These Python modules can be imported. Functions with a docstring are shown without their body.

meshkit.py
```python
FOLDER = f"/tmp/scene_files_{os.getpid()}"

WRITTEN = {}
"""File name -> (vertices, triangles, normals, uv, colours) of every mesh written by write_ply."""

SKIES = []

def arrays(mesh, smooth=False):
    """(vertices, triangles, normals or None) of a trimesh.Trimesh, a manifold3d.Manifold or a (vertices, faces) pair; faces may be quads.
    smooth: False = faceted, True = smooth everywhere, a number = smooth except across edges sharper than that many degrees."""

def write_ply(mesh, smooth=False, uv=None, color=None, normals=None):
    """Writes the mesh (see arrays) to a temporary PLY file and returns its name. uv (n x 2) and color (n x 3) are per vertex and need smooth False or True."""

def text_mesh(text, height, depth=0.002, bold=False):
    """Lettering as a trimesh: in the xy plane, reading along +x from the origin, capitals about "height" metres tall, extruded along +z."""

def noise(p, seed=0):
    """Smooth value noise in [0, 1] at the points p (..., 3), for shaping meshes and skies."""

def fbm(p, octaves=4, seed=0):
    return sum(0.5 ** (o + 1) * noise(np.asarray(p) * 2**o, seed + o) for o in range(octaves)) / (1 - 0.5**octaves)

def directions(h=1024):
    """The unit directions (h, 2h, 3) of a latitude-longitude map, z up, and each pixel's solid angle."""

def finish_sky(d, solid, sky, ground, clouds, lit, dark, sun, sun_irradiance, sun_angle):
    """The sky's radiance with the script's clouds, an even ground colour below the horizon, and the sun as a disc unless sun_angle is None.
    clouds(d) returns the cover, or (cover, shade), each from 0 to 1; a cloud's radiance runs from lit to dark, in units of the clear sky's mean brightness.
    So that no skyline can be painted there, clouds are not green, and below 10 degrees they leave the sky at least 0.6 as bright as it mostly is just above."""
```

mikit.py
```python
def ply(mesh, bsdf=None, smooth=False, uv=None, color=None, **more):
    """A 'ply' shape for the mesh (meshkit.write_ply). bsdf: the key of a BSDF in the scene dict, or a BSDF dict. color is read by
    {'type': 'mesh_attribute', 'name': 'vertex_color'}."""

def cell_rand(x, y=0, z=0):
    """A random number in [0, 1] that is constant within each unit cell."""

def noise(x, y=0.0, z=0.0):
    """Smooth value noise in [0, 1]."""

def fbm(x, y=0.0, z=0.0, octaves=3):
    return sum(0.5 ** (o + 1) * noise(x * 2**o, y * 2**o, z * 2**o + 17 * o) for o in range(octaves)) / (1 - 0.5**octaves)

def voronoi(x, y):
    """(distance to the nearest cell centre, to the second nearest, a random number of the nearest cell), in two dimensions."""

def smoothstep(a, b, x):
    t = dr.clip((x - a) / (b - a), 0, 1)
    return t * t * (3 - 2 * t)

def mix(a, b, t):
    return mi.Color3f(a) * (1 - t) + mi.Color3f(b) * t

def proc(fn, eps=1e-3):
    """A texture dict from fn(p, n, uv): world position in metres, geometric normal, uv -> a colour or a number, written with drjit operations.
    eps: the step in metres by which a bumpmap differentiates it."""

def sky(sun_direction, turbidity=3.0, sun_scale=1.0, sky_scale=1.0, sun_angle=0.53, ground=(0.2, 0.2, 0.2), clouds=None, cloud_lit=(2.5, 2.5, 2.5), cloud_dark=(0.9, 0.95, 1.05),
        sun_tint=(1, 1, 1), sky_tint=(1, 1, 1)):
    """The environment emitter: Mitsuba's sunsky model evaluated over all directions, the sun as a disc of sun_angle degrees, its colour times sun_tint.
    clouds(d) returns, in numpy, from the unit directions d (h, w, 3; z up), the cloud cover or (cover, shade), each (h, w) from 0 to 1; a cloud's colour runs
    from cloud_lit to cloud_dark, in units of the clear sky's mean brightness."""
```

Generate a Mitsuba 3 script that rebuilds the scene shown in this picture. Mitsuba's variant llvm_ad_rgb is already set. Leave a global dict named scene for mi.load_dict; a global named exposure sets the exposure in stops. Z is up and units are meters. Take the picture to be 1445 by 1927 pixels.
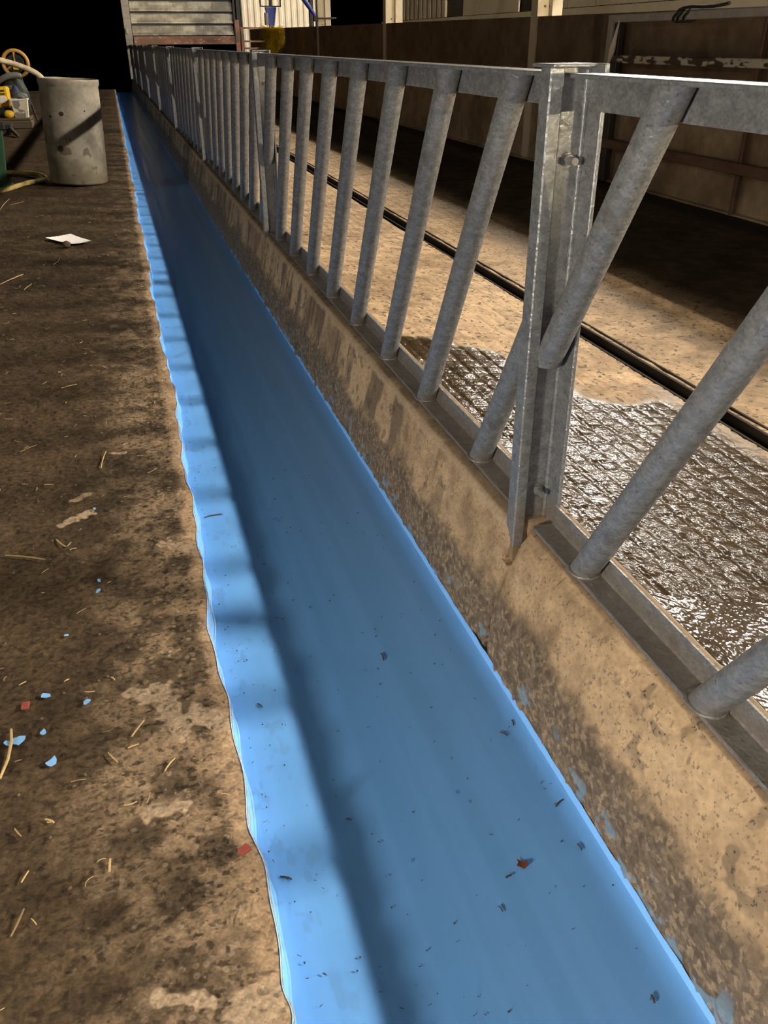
import math, random
import numpy as np, trimesh
import drjit as dr
import mitsuba as mi
import mikit, meshkit
from mikit import proc, noise, fbm, voronoi, cell_rand, smoothstep, mix, ply

T = mi.ScalarTransform4f
rng = np.random.default_rng(7)
random.seed(7)
scene, labels = {}, {}

# ------------------------------------------------------------------ camera
EYE = np.array([0.0, 0.0, 1.28])
yaw, pitch, roll, FPX = 0.28356647, 0.51224197, 0.00603322, 1575.0
fw = np.array([math.sin(yaw) * math.cos(pitch), math.cos(yaw) * math.cos(pitch), -math.sin(pitch)])
rt = np.cross(fw, [0, 0, 1.0]); rt /= np.linalg.norm(rt)
dn = np.cross(fw, rt)
up = -(-math.sin(roll) * rt + math.cos(roll) * dn)
scene['camera'] = {'type': 'perspective', 'fov': math.degrees(2 * math.atan(722.5 / FPX)), 'fov_axis': 'x', 'near_clip': 0.05, 'far_clip': 200,
                   'to_world': T().look_at(origin=EYE.tolist(), target=(EYE + fw).tolist(), up=up.tolist())}
exposure = 0.0

# ------------------------------------------------------------------ lights (night: yard floods, shed lamps and an added fill)
def rect_lamp(name, pos, target, w, h, rad, label):
    """A flood lamp: housing, mast down to the ground and a glowing face."""
    pos, target = np.array(pos, float), np.array(target, float)
    tw = T().look_at(origin=pos.tolist(), target=target.tolist(), up=[0, 0, 1])
    face = trimesh.Trimesh([[-w/2, -h/2, 0], [w/2, -h/2, 0], [w/2, h/2, 0], [-w/2, h/2, 0]], [[0, 1, 2], [0, 2, 3]], process=False)
    scene[name + '__lens'] = ply(face, 'm_lamp', to_world=tw, emitter={'type': 'area', 'radiance': {'type': 'rgb', 'value': [float(v) for v in rad]}})
    hous = trimesh.creation.box((w + .06, h + .06, .1)); hous.apply_translation((0, 0, -.056))
    scene[name + '__housing'] = ply(hous, 'm_blacksteel', to_world=tw)
    mast = trimesh.creation.cylinder(.05, segment=[[pos[0], pos[1], GROUND], [pos[0], pos[1], pos[2] - h / 2 - .02]], sections=12)
    d = (target - pos); d[2] = 0; d /= np.linalg.norm(d)
    mast.apply_translation(-d * .16)
    scene[name + '__mast'] = ply(mast, 'm_blacksteel', True)
    labels[name] = {'label': label, 'category': 'lamp', 'group': 'flood lamps outside the pen'}
GROUND = -0.3
def num_lamp(i): return 'flood_lamp' if i == 0 else 'flood_lamp_%03d' % i
FLOOD, YARD, AISLE, NEAR = 740.0, 5600.0, 28.0, 455.0
FILL = 26.0
FROW = ((-3.5, 3.8), (1.5, .5), (6.5, .16), (11.0, .32), (15.5, .30), (20.0, .7), (24.5, 1.2))
LAMP_SPECS = [(num_lamp(i), (14.2, y, 8.85), (0.5, y - 2, 0), 2.4, .25, [FLOOD * w, FLOOD * w * .90, FLOOD * w * .76]) for i, (y, w) in enumerate(FROW)]
LAMP_SPECS += [
    (num_lamp(7), (6.1, -12.0, 1.47), (6.6, 25, 1.7), .8, .3, [YARD, YARD * .82, YARD * .52]),
    (num_lamp(8), (-11.0, 4.0, 6.0), (0.5, 4, 0), 2.0, .6, [AISLE, AISLE * .92, AISLE * .78]),
    (num_lamp(9), (-3.2, -1.2, 1.31), (0.8, -2.5, 0.1), .6, .35, [NEAR, NEAR * .92, NEAR * .80]),
    (num_lamp(10), (-.35, -.9, 2.75), (0.5, 1.0, 0.0), .8, .3, [FILL, FILL * .94, FILL * .84]),  # added overhead fill, softens the dark band in the trough
]

# ------------------------------------------------------------------ materials
def rgb(*c): return {'type': 'rgb', 'value': list(c)}
def mat(name, base, rough=.7, bump=None, bscale=.002, **kw):
    d = {'type': 'principled', 'base_color': base if isinstance(base, dict) else rgb(*base), 'roughness': rough, **kw}
    if bump is not None:
        d = {'type': 'bumpmap', 'arbitrary': bump, 'scale': bscale, 'bsdf': d}
    scene[name] = {'type': 'twosided', 'bsdf': d}

def blob(p, x0, y0, x1, y1, r):
    """0..1 inside a ragged streak from (x0,y0) to (x1,y1)."""
    ax, ay = p.x - x0, p.y - y0
    bx, by = x1 - x0, y1 - y0
    t = dr.clip((ax * bx + ay * by) / (bx * bx + by * by + 1e-9), 0, 1)
    d = dr.sqrt(dr.square(ax - t * bx) + dr.square(ay - t * by))
    return smoothstep(r, r * .6, d + r * .9 * (noise(p.x * 70, p.y * 70) - .5))

SCRAPES = []
def lip_x(y):
    y = np.asarray(y, float)
    return .058 + .0052 * y + .007 * np.sin(2.1 * y + .6) + .006 * np.sin(5.3 * y + 2) + .004 * np.sin(13 * y + 1) + .003 * np.sin(31 * y) - .016 * np.exp(-((y - 1.10) / .06) ** 2) + .012 * np.exp(-((y - .75) / .03) ** 2)

def passage_col(p, n, uv):
    big = fbm(p.x * 2.2, p.y * 2.2, 3, 3)
    mid = fbm(p.x * 14, p.y * 14, 1, 3)
    fine = fbm(p.x * 95, p.y * 95, 2, 2)
    edge = p.x - (.058 + .0052 * p.y)
    near = smoothstep(-.34, -.03, edge + (mid - .5) * .22 + (big - .5) * .2)
    rim = smoothstep(-.055, -.022, edge + (mid - .5) * .03)
    dirt = mix((.030, .0185, .009), (.066, .042, .021), smoothstep(.25, .75, mid * .5 + big * .5))
    dirt = dirt * (.55 + .9 * fine)
    conc = mix((.09, .062, .036), (.27, .185, .11), smoothstep(.32, .66, mid))
    d1, d2, cr = voronoi(p.x * 62, p.y * 62)
    stone = smoothstep(.42, .28, d1) * smoothstep(.55, .6, cr)
    scol = mix((.10, .075, .052), (.36, .27, .18), smoothstep(.6, 1, cr))
    conc = mix(conc * (.72 + .5 * fine), scol, stone * .75)
    pit = smoothstep(.58, .74, fbm(p.x * 75, p.y * 95, 5, 3))
    conc = conc * (1 - .72 * pit)
    c = mix(dirt, conc, near * .72 * (.35 + .65 * smoothstep(8.0, 3.0, p.y)))
    c = mix(c, mix((.27, .18, .105), (.36, .245, .147), mid) * (.8 + .4 * fine), rim * .85)
    for s in SCRAPES:
        c = mix(c, mi.Color3f(.31, .225, .145) * (.75 + .5 * fine), blob(p, *s) * .9)
    pit2 = smoothstep(.55, .75, fbm(p.x * 80, p.y * 105, 9, 3))
    grain = noise(p.x * 260, p.y * 300, 4)
    return c * (1 - .42 * pit2) * (.78 + .44 * grain)
def pix(x, y, z):
    """Design helper: a point on the level z seen at a pixel of the photograph."""
    d = (x - 722.5) / FPX * (math.cos(roll) * rt + math.sin(roll) * dn) + (y - 963.5) / FPX * (-up) + fw
    return EYE + d * (z - EYE[2]) / d[2]
for a, b, r in [((115, 984), (172, 962), .022), ((365, 1338), (410, 1356), .03), ((300, 1292), (340, 1380), .03), ((278, 1530), (340, 1514), .02), ((297, 1874), (390, 1882), .015),
                ((470, 1905), (540, 1860), .04), ((310, 1022), (360, 1030), .025), ((215, 850), (233, 850), .012), ((140, 940), (165, 930), .02), ((250, 1300), (290, 1310), .025)]:
    pa, pb = pix(*a, 0), pix(*b, 0)
    SCRAPES.append((float(pa[0]), float(pa[1]), float(pb[0]), float(pb[1]), r))
mat('m_passage', proc(passage_col), .85, proc(lambda p, n, uv: fbm(p.x * 60, p.y * 60, p.z * 60, 3)), .008, specular=.25)

def curb_col(p, n, uv):
    big = fbm(p.y * 3, p.z * 5, p.x * 4, 3)
    mid = fbm(p.y * 17, p.z * 21, p.x * 17 + 4, 3)
    fine = fbm(p.y * 120, p.z * 120, p.x * 120, 2)
    drip = fbm(p.y * 13, p.z * 2.5, 7, 3)
    c = mix((.245, .162, .092), (.48, .33, .185), smoothstep(.28, .68, mid * .45 + big * .55))
    c = mix(c, mi.Color3f(.12, .083, .052), smoothstep(.47, .64, drip + (mid - .5) * .25) * smoothstep(.05, .12, p.z) * smoothstep(1.5, 2.3, p.y) * .8)
    c = c * (.76 + .48 * fine)
    low = smoothstep(.120, .070, p.z + (mid - .5) * .07 + (big - .5) * .06)
    d1, d2, cr = voronoi(p.y * 95 + mid * 2, p.z * 95)
    agg = mix((.11, .082, .056), (.25, .18, .115), smoothstep(.45, 1.0, cr)) * (.55 + .8 * fine)
    agg = mix(agg, (.05, .037, .026), smoothstep(.52, .72, fbm(p.y * 60, p.z * 60, 2, 3)) * .8)
    c = mix(c, agg, low * .85)
    blot = smoothstep(.60, .72, fbm(p.y * 26, p.z * 30, 3, 3)) * smoothstep(.45, .6, big)
    spot = smoothstep(.66, .76, fbm(p.y * 170, p.z * 170, 8, 3)) * .5
    c = mix(c, (.085, .062, .043), dr.clip(blot * .5 + spot, 0, 1))
    blue = smoothstep(.60, .72, fbm(p.y * 24, p.z * 30, 5, 3)) * smoothstep(.02, -.05, p.z)
    c = mix(c, (.15, .26, .34), blue * .65)
    rim = smoothstep(.235, .25, p.z + (mid - .5) * .02) * smoothstep(.272, .266, p.z) * smoothstep(.795, .785, p.x)
    c = mix(c, mi.Color3f(.42, .31, .20) * (.75 + .5 * fine), rim * .8)
    top = smoothstep(.256, .268, p.z + (mid - .5) * .012) * smoothstep(.786, .794, p.x)
    return mix(c, mix((.12, .092, .065), (.20, .15, .10), mid) * (.8 + .4 * fine), top * .75)
mat('m_kerb', proc(curb_col), .8, proc(lambda p, n, uv: fbm(p.y * 55, p.z * 55, p.x * 55, 3)), .005, specular=.3)

def paint_col(p, n, uv):
    st = fbm(p.x * 26, p.y * .7, 1, 3)
    c = mix((.132, .345, .70), (.146, .37, .75), smoothstep(.3, .7, st))
    grime = smoothstep(.62, .75, fbm(p.x * 40, p.y * 24, 3, 3)) * smoothstep(.30, .08, p.x - .0052 * p.y)
    return mix(c, (.10, .18, .30), grime * .25)
def paint_rough(p, n, uv):
    return .20 + .16 * fbm(p.x * 30, p.y * .8, 4, 3)
mat('m_paint', proc(paint_col), proc(paint_rough), proc(lambda p, n, uv: fbm(p.x * 7, p.y * 2.2, 0, 2)), .0012, specular=.5)
mat('m_paintedge', (.20, .45, .84), .3, specular=.6)

def galv_col(p, n, uv):
    m = fbm(p.x * 60, p.y * 60, p.z * 60, 3)
    f = fbm(p.x * 210, p.y * 210, p.z * 210, 2)
    c = mix((.185, .187, .187), (.25, .25, .243), smoothstep(.25, .75, m)) * (.74 + .52 * f)
    pitm = smoothstep(.66, .78, fbm(p.x * 190, p.y * 190, p.z * 130 + 3, 3))
    rust = smoothstep(.70, .80, fbm(p.x * 22, p.y * 22, p.z * 7 + 9, 3))
    c = mix(c, (.12, .085, .065), rust * .4)
    dirt = smoothstep(.36, .285, p.z) * .45
    c = mix(c, (.25, .195, .14), dirt)
    return mix(c, (.09, .085, .08), pitm * .6)
mat('m_galv', proc(galv_col), .38, proc(lambda p, n, uv: fbm(p.x * 170, p.y * 170, p.z * 170, 2)), .0020, metallic=.45, specular=.6)

def pen_col(p, n, uv):
    big = fbm(p.x * 1.6, p.y * 1.6, 2, 3)
    mid = fbm(p.x * 12, p.y * 12, 5, 3)
    fine = fbm(p.x * 70, p.y * 70, 5, 2)
    c = mix((.27, .178, .098), (.46, .315, .178), smoothstep(.3, .7, mid * .6 + big * .4)) * (.75 + .5 * fine)
    # far grooves, too fine to build
    gx, gy = p.x / .072, p.y / .072
    g = dr.minimum(dr.abs(gx - dr.round(gx)), dr.abs(gy - dr.round(gy)))
    groove = smoothstep(.12, .04, g) * smoothstep(5.4, 5.8, p.y) * smoothstep(3.0, 2.7, p.x)
    c = c * (1 - .35 * groove)
    speck = smoothstep(.70, .76, fbm(p.x * 55, p.y * 55, 8, 2))
    c = mix(c, (.05, .034, .02), speck * .75)
    wet = wetness(p)
    c = mix(c, mi.Color3f(.026, .0155, .006) * (.6 + .8 * mid), wet * .96)
    shadow_muck = smoothstep(2.66, 2.95, p.x + (mid - .5) * .2)  # muck tone that also paints in the wall shadow from its edge onward
    c = mix(c, mi.Color3f(.030, .020, .011) * (.5 + mid), shadow_muck * .95)
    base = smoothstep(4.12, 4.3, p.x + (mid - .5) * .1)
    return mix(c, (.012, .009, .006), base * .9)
def wetness(p):
    w = fbm(p.x * 3, p.y * 3, 6, 3)
    return smoothstep(3.35, 3.05, p.y + (w - .5) * 1.2 + dr.maximum(p.x - 1.2, 0) * .9) * smoothstep(2.05, 1.85, p.x)
def pen_rough(p, n, uv):
    return .75 - wetness(p) * (.54 + .10 * fbm(p.x * 40, p.y * 40, 1, 2))
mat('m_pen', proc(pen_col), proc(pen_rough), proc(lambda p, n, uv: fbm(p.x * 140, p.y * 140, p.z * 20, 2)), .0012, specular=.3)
mat('m_water', proc(lambda p, n, uv: mix((.020, .012, .004), (.060, .036, .014), fbm(p.x * 9, p.y * 9, 2, 3))), .10,
    proc(lambda p, n, uv: fbm(p.x * 90, p.y * 80, 4, 2)), .0008, specular=.4)
mat('m_edging', (.03, .022, .015), .85, specular=.2)
mat('m_drain', (.012, .009, .006), .25, specular=.5)

def wall_col(p, n, uv):
    big = fbm(p.y * .9, p.z * 1.4, p.x, 3)
    mid = fbm(p.y * 6, p.z * 6, p.x, 3)
    fine = fbm(p.y * 40, p.z * 40, p.x, 2)
    c = mix((.17, .12, .072), (.31, .225, .142), smoothstep(.3, .7, mid * .5 + big * .5)) * (.85 + .3 * fine)
    upper = smoothstep(.85, 1.05, p.z + (big - .5) * .3)
    c = mix(c, c * mi.Color3f(.55, .53, .52), upper)
    damp = smoothstep(.10, .05, dr.abs(p.y - 8.2 + (mid - .5) * .1)) * smoothstep(.9, 1.05, p.z)
    return mix(c, (.05, .038, .028), damp * .7)
mat('m_wall', proc(wall_col), .85, proc(lambda p, n, uv: fbm(p.y * 30, p.z * 30, p.x * 30, 3)), .006, specular=.25)
mat('m_cream', proc(lambda p, n, uv: mi.Color3f(.78, .70, .56) * (.82 + .3 * fbm(p.x * 3 + p.y * 3, p.z * 1.5, 1, 3))), .6)
mat('m_column', proc(lambda p, n, uv: mix((.42, .36, .26), (.52, .45, .34), fbm(p.x * 8 + p.y * 8, p.z * 4, 2, 3))), .65)
mat('m_sheet', proc(lambda p, n, uv: mix((.22, .20, .165), (.44, .41, .34), smoothstep(.3, .7, fbm(p.x * 3, p.z * 6, 1, 3))) * (.85 + .3 * noise(p.x * 40, p.z * 6))), .5, metallic=.2)
mat('m_blacksteel', (.03, .027, .024), .6)
mat('m_rustpaint', proc(lambda p, n, uv: mix((.20, .115, .075), mix((.33, .15, .10), (.50, .42, .33), smoothstep(.66, .74, fbm(p.x * 26, p.y * 20, p.z * 26, 2))), smoothstep(.35, .6, fbm(p.x * 3, p.y * 3, p.z * 5, 3)))), .7)
mat('m_gatepaint', proc(lambda p, n, uv: mix((.055, .042, .032), (.48, .43, .35), smoothstep(.46, .54, fbm(p.y * 9, p.z * 24, p.x, 3)))), .6)
mat('m_gategalv', proc(lambda p, n, uv: mix((.24, .215, .185), (.36, .33, .29), fbm(p.y * 25, p.z * 25, 1, 3))), .6)
mat('m_gatered', proc(lambda p, n, uv: mix((.075, .038, .024), (.13, .07, .045), fbm(p.y * 8, p.z * 20, 3, 3))), .6)
mat('m_lamp', (.8, .8, .8), .5)
def drum_col(p, n, uv):
    m = fbm(p.x * 7, p.y * 7, p.z * 6, 3)
    f = fbm(p.x * 40, p.y * 40, p.z * 40, 2)
    c = mix((.19, .168, .128), (.285, .253, .195), smoothstep(.25, .7, m)) * (.85 + .3 * f)
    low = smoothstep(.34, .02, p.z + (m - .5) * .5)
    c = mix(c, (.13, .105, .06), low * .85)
    st = smoothstep(.66, .73, fbm(p.x * 13, p.y * 13, p.z * 9 + 2, 3)) * smoothstep(.75, .35, p.z)
    return mix(c, (.10, .07, .04), st * .8)
mat('m_drum', proc(drum_col), .55)
mat('m_druminside', (.34, .24, .07), .7)
mat('m_hole', (.03, .022, .014), .8)
mat('m_palehose', proc(lambda p, n, uv: mi.Color3f(.50, .40, .27) * (.7 + .5 * noise(p.x * 30, p.y * 30, p.z * 30))), .5)
mat('m_yellowhose', proc(lambda p, n, uv: mix((.22, .155, .045), (.56, .43, .16), smoothstep(.25, .6, fbm(p.x * 9, p.y * 9, p.z * 9, 3)))), .5)
mat('m_green', (.025, .07, .035), .45)
mat('m_bag', (.045, .05, .038), .6)
mat('m_black', (.018, .018, .018), .5)
mat('m_greyplastic', (.22, .215, .20), .6)
mat('m_yellow', (.85, .50, .03), .4)
mat('m_orange', (.50, .27, .05), .5)
mat('m_bluecloth', (.03, .05, .13), .7)
mat('m_white', (.86, .82, .74), .5)
mat('m_bucket', proc(lambda p, n, uv: mix((.78, .68, .50), (.25, .22, .19), smoothstep(.46, .54, fbm(p.x * 11, p.y * 3, p.z * 11, 2)) * smoothstep(-1.42, -1.44, p.x) * smoothstep(-1.62, -1.60, p.x))), .45)
mat('m_timber', proc(lambda p, n, uv: mix((.06, .042, .025), (.13, .093, .055), fbm(p.x * 3, p.y * 12, p.z * 30, 3))), .8)
mat('m_paper', (.93, .88, .83), .7)
mat('m_stone', (.10, .065, .042), .8)
mat('m_bristle', proc(lambda p, n, uv: mix((.60, .46, .04), (.90, .76, .10), smoothstep(.3, .7, fbm(p.x * 14, p.y * 14, p.z * 10, 2)))), .55)
mat('m_blue', (.03, .05, .32), .4)
mat('m_straw', (.46, .32, .135), .6)
mat('m_strawdull', (.24, .165, .075), .7)
mat('m_darkbit', (.055, .035, .02), .7)
mat('m_leaf', (.13, .035, .02), .6)
mat('m_chip', (.20, .42, .72), .4)
mat('m_redchip', (.24, .05, .035), .7)
mat('m_rustfoot', proc(lambda p, n, uv: mix((.10, .055, .025), (.26, .18, .10), fbm(p.x * 60, p.y * 60, p.z * 40, 2))), .8)
mat('m_bolt', (.26, .25, .235), .5, metallic=.5)

# ------------------------------------------------------------------ helpers
def put(key, mesh, m, smooth=False, label=None, cat=None, group=None, kind=None, **kw):
    scene[key] = ply(mesh, m, smooth, **kw)
    tag(key, label, cat, group, kind)
def tag(key, label=None, cat=None, group=None, kind=None):
    d = {}
    if label: d['label'] = label
    if cat: d['category'] = cat
    if group: d['group'] = group
    if kind: d['kind'] = kind
    if d: labels[key] = d
def num(base, i): return base if i == 0 else '%s_%03d' % (base, i)
def box(x0, x1, y0, y1, z0, z1, bev=0.0):
    if bev <= 0:
        m = trimesh.creation.box((x1 - x0, y1 - y0, z1 - z0))
        m.apply_translation(((x0 + x1) / 2, (y0 + y1) / 2, (z0 + z1) / 2))
        return m
    pts = []
    for x, sx in ((x0, 1), (x1, -1)):
        for y, sy in ((y0, 1), (y1, -1)):
            for z, sz in ((z0, 1), (z1, -1)):
                pts += [(x, y + sy * bev, z + sz * bev), (x + sx * bev, y, z + sz * bev), (x + sx * bev, y + sy * bev, z)]
    return trimesh.convex.convex_hull(np.array(pts))
def cat(*ms): return trimesh.util.concatenate(list(ms))
def cyl(p0, p1, r, n=16, caps=True):
    return trimesh.creation.cylinder(r, segment=[list(p0), list(p1)], sections=n)
def sweep(points, radii, n=10):
    p = np.array(points, float)
    t = np.gradient(p, axis=0); t /= np.linalg.norm(t, axis=1, keepdims=True)
    ref = np.array([0, 0, 1.0]); out = []
    for i in range(len(p)):
        a = np.cross(t[i], ref if abs(t[i][2]) < .95 else [1, 0, 0]); a /= np.linalg.norm(a); b = np.cross(t[i], a)
        r = radii[i] if np.ndim(radii) else radii
        ang = np.arange(n) * 2 * np.pi / n
        out.append(p[i] + r * (np.cos(ang)[:, None] * a + np.sin(ang)[:, None] * b))
    v = np.vstack(out + [p[:1], p[-1:]]); f = []
    for i in range(len(p) - 1):
        for j in range(n):
            a, b, c, d = i * n + j, i * n + (j + 1) % n, (i + 1) * n + (j + 1) % n, (i + 1) * n + j
            f += [[a, c, b], [a, d, c]]
    e0, e1 = len(v) - 2, len(v) - 1
    for j in range(n):
        f += [[e0, j, (j + 1) % n], [e1, (len(p) - 1) * n + (j + 1) % n, (len(p) - 1) * n + j]]
    return trimesh.Trimesh(v, f, process=False)
def spline(ctrl, k=8):
    from scipy.interpolate import CubicSpline
    c = np.array(ctrl, float); s = np.arange(len(c))
    return CubicSpline(s, c)(np.linspace(0, len(c) - 1, (len(c) - 1) * k + 1))
def lathe(profile, n=40):
    """Surface of revolution about z of (r, z) points (closed polylines give solids)."""
    pr = np.array(profile, float); ang = np.arange(n) * 2 * np.pi / n
    v = np.stack([pr[:, None, 0] * np.cos(ang), pr[:, None, 0] * np.sin(ang), np.repeat(pr[:, 1:], n, 1)], -1).reshape(-1, 3)
    f = []
    for i in range(len(pr) - 1):
        for j in range(n):
            a, b, c, d = i * n + j, i * n + (j + 1) % n, (i + 1) * n + (j + 1) % n, (i + 1) * n + j
            f += [[a, b, c], [a, c, d]]
    m = trimesh.Trimesh(v, f, process=False)
    return m
def grid_mesh(P, flip=False):
    """P (n, m, 3) -> a sheet."""
    n, m = P.shape[:2]
    i, j = np.meshgrid(np.arange(n - 1), np.arange(m - 1), indexing='ij')
    a, b, c, d = i * m + j, (i + 1) * m + j, (i + 1) * m + j + 1, i * m + j + 1
    q = np.stack([a, b, c, d] if not flip else [a, d, c, b], -1).reshape(-1, 4)
    return trimesh.Trimesh(P.reshape(-1, 3), np.vstack([q[:, :3], q[:, [0, 2, 3]]]), process=False)
def nfbm(x, y, s, seed=0, o=3):
    pts = np.stack([np.ravel(x) * s, np.ravel(y) * s, np.full(np.size(x), seed * 7.3)], -1)
    return np.reshape(meshkit.fbm(pts, o) if NF2 else meshkit.fbm(pts), np.shape(x))
try:
    meshkit.fbm(np.zeros((1, 3)), 3); NF2 = True
except TypeError:
    NF2 = False
def stretch(a, b, d0, g):
    out = [a]; d = d0
    while out[-1] < b: out.append(out[-1] + d); d *= g
    out[-1] = b
    return np.array(out)

# ------------------------------------------------------------------ setting: feed passage slab
YS = np.concatenate([[-5.0, -3.5, -2.2, -1.2, -.8], np.arange(-.6, 4.6, .011), stretch(4.6, 31.0, .012, 1.012)[1:]])
XO = -np.concatenate([np.array([0, .003, .007, .012, .018, .026]), np.arange(.036, 1.15, .012), stretch(1.15, 4.2, .02, 1.09)])
lip = lip_x(YS)
X = lip[:, None] + XO[None, :]
Yg = np.repeat(YS[:, None], len(XO), 1)
lumps = nfbm(X, Yg, 24, 1) - .5
nb = nfbm(X, Yg, 70, 2) - .5
zz = .014 * lumps + .008 * nb
zz -= .004
zz -= .006 * np.exp(XO / .012)[None, :] * (.7 + .6 * nfbm(X, Yg, 9, 5))
top = np.stack([X, Yg, zz], -1)
side = [np.stack([lip + .002 * k + .004 * (nfbm(lip, YS, 30, k) - .5), YS, z0 + 0 * YS], -1) for k, z0 in ((1, -.035), (0, -.07), (0, -.3))]
P = np.concatenate([np.stack(side[::-1], 1), top], 1)
put('floor', grid_mesh(P, True), 'm_passage', True, 'dirty brown concrete feed passage with a crumbling pale edge along the blue trough', kind='structure')

# blue painted trough between the passage and the kerb
ZF = -.095
def rx(y): return .711 + .0008 * np.asarray(y)
def edge_wave(y, s): return nfbm(y, y * 0, 16, s) - .5
prof = []
NX = 40
for k in range(NX + 1):
    u = k / NX
    xx = (lip + .012) * (1 - u) + (rx(YS) - .03) * u
    zt = ZF + .001 * (1 - u) ** 6 + .0015 * (nfbm(xx, YS, 6, 11) - .5)
    prof.append(np.stack([xx, YS, zt], -1))
ez = zz[:, 0]
left = [np.stack([lip - .003 + .003 * edge_wave(YS, 3), YS, zz[:, 1] + .002], -1), np.stack([lip + .001, YS, ez - .003], -1), np.stack([lip + .003, YS, -.05 + 0 * YS], -1), np.stack([lip + .006, YS, ZF + .003 + 0 * YS], -1)]
right = [np.stack([rx(YS) - .012, YS, ZF + .003 + 0 * YS], -1), np.stack([rx(YS) - .004, YS, ZF + .008 + 0 * YS], -1)]
put('feed_trough__basin', grid_mesh(np.stack(left[1:] + prof + right, 1), True), 'm_paint', True)
put('feed_trough__paint_edge', grid_mesh(np.stack(left[:2], 1), True), 'm_paintedge', True, 'pale ragged edge of the paint against the passage')
wv = .024 + .016 * edge_wave(YS, 8)
put('feed_trough__paint_edge_001', grid_mesh(np.stack([right[-1], np.stack([rx(YS) + .0002, YS, ZF + wv], -1)], 1), True), 'm_paintedge', True, 'bright line of paint brushed up the foot of the kerb')
tag('feed_trough', 'long glossy light blue painted feed trough between the brown passage and the kerb', 'trough')

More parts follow.
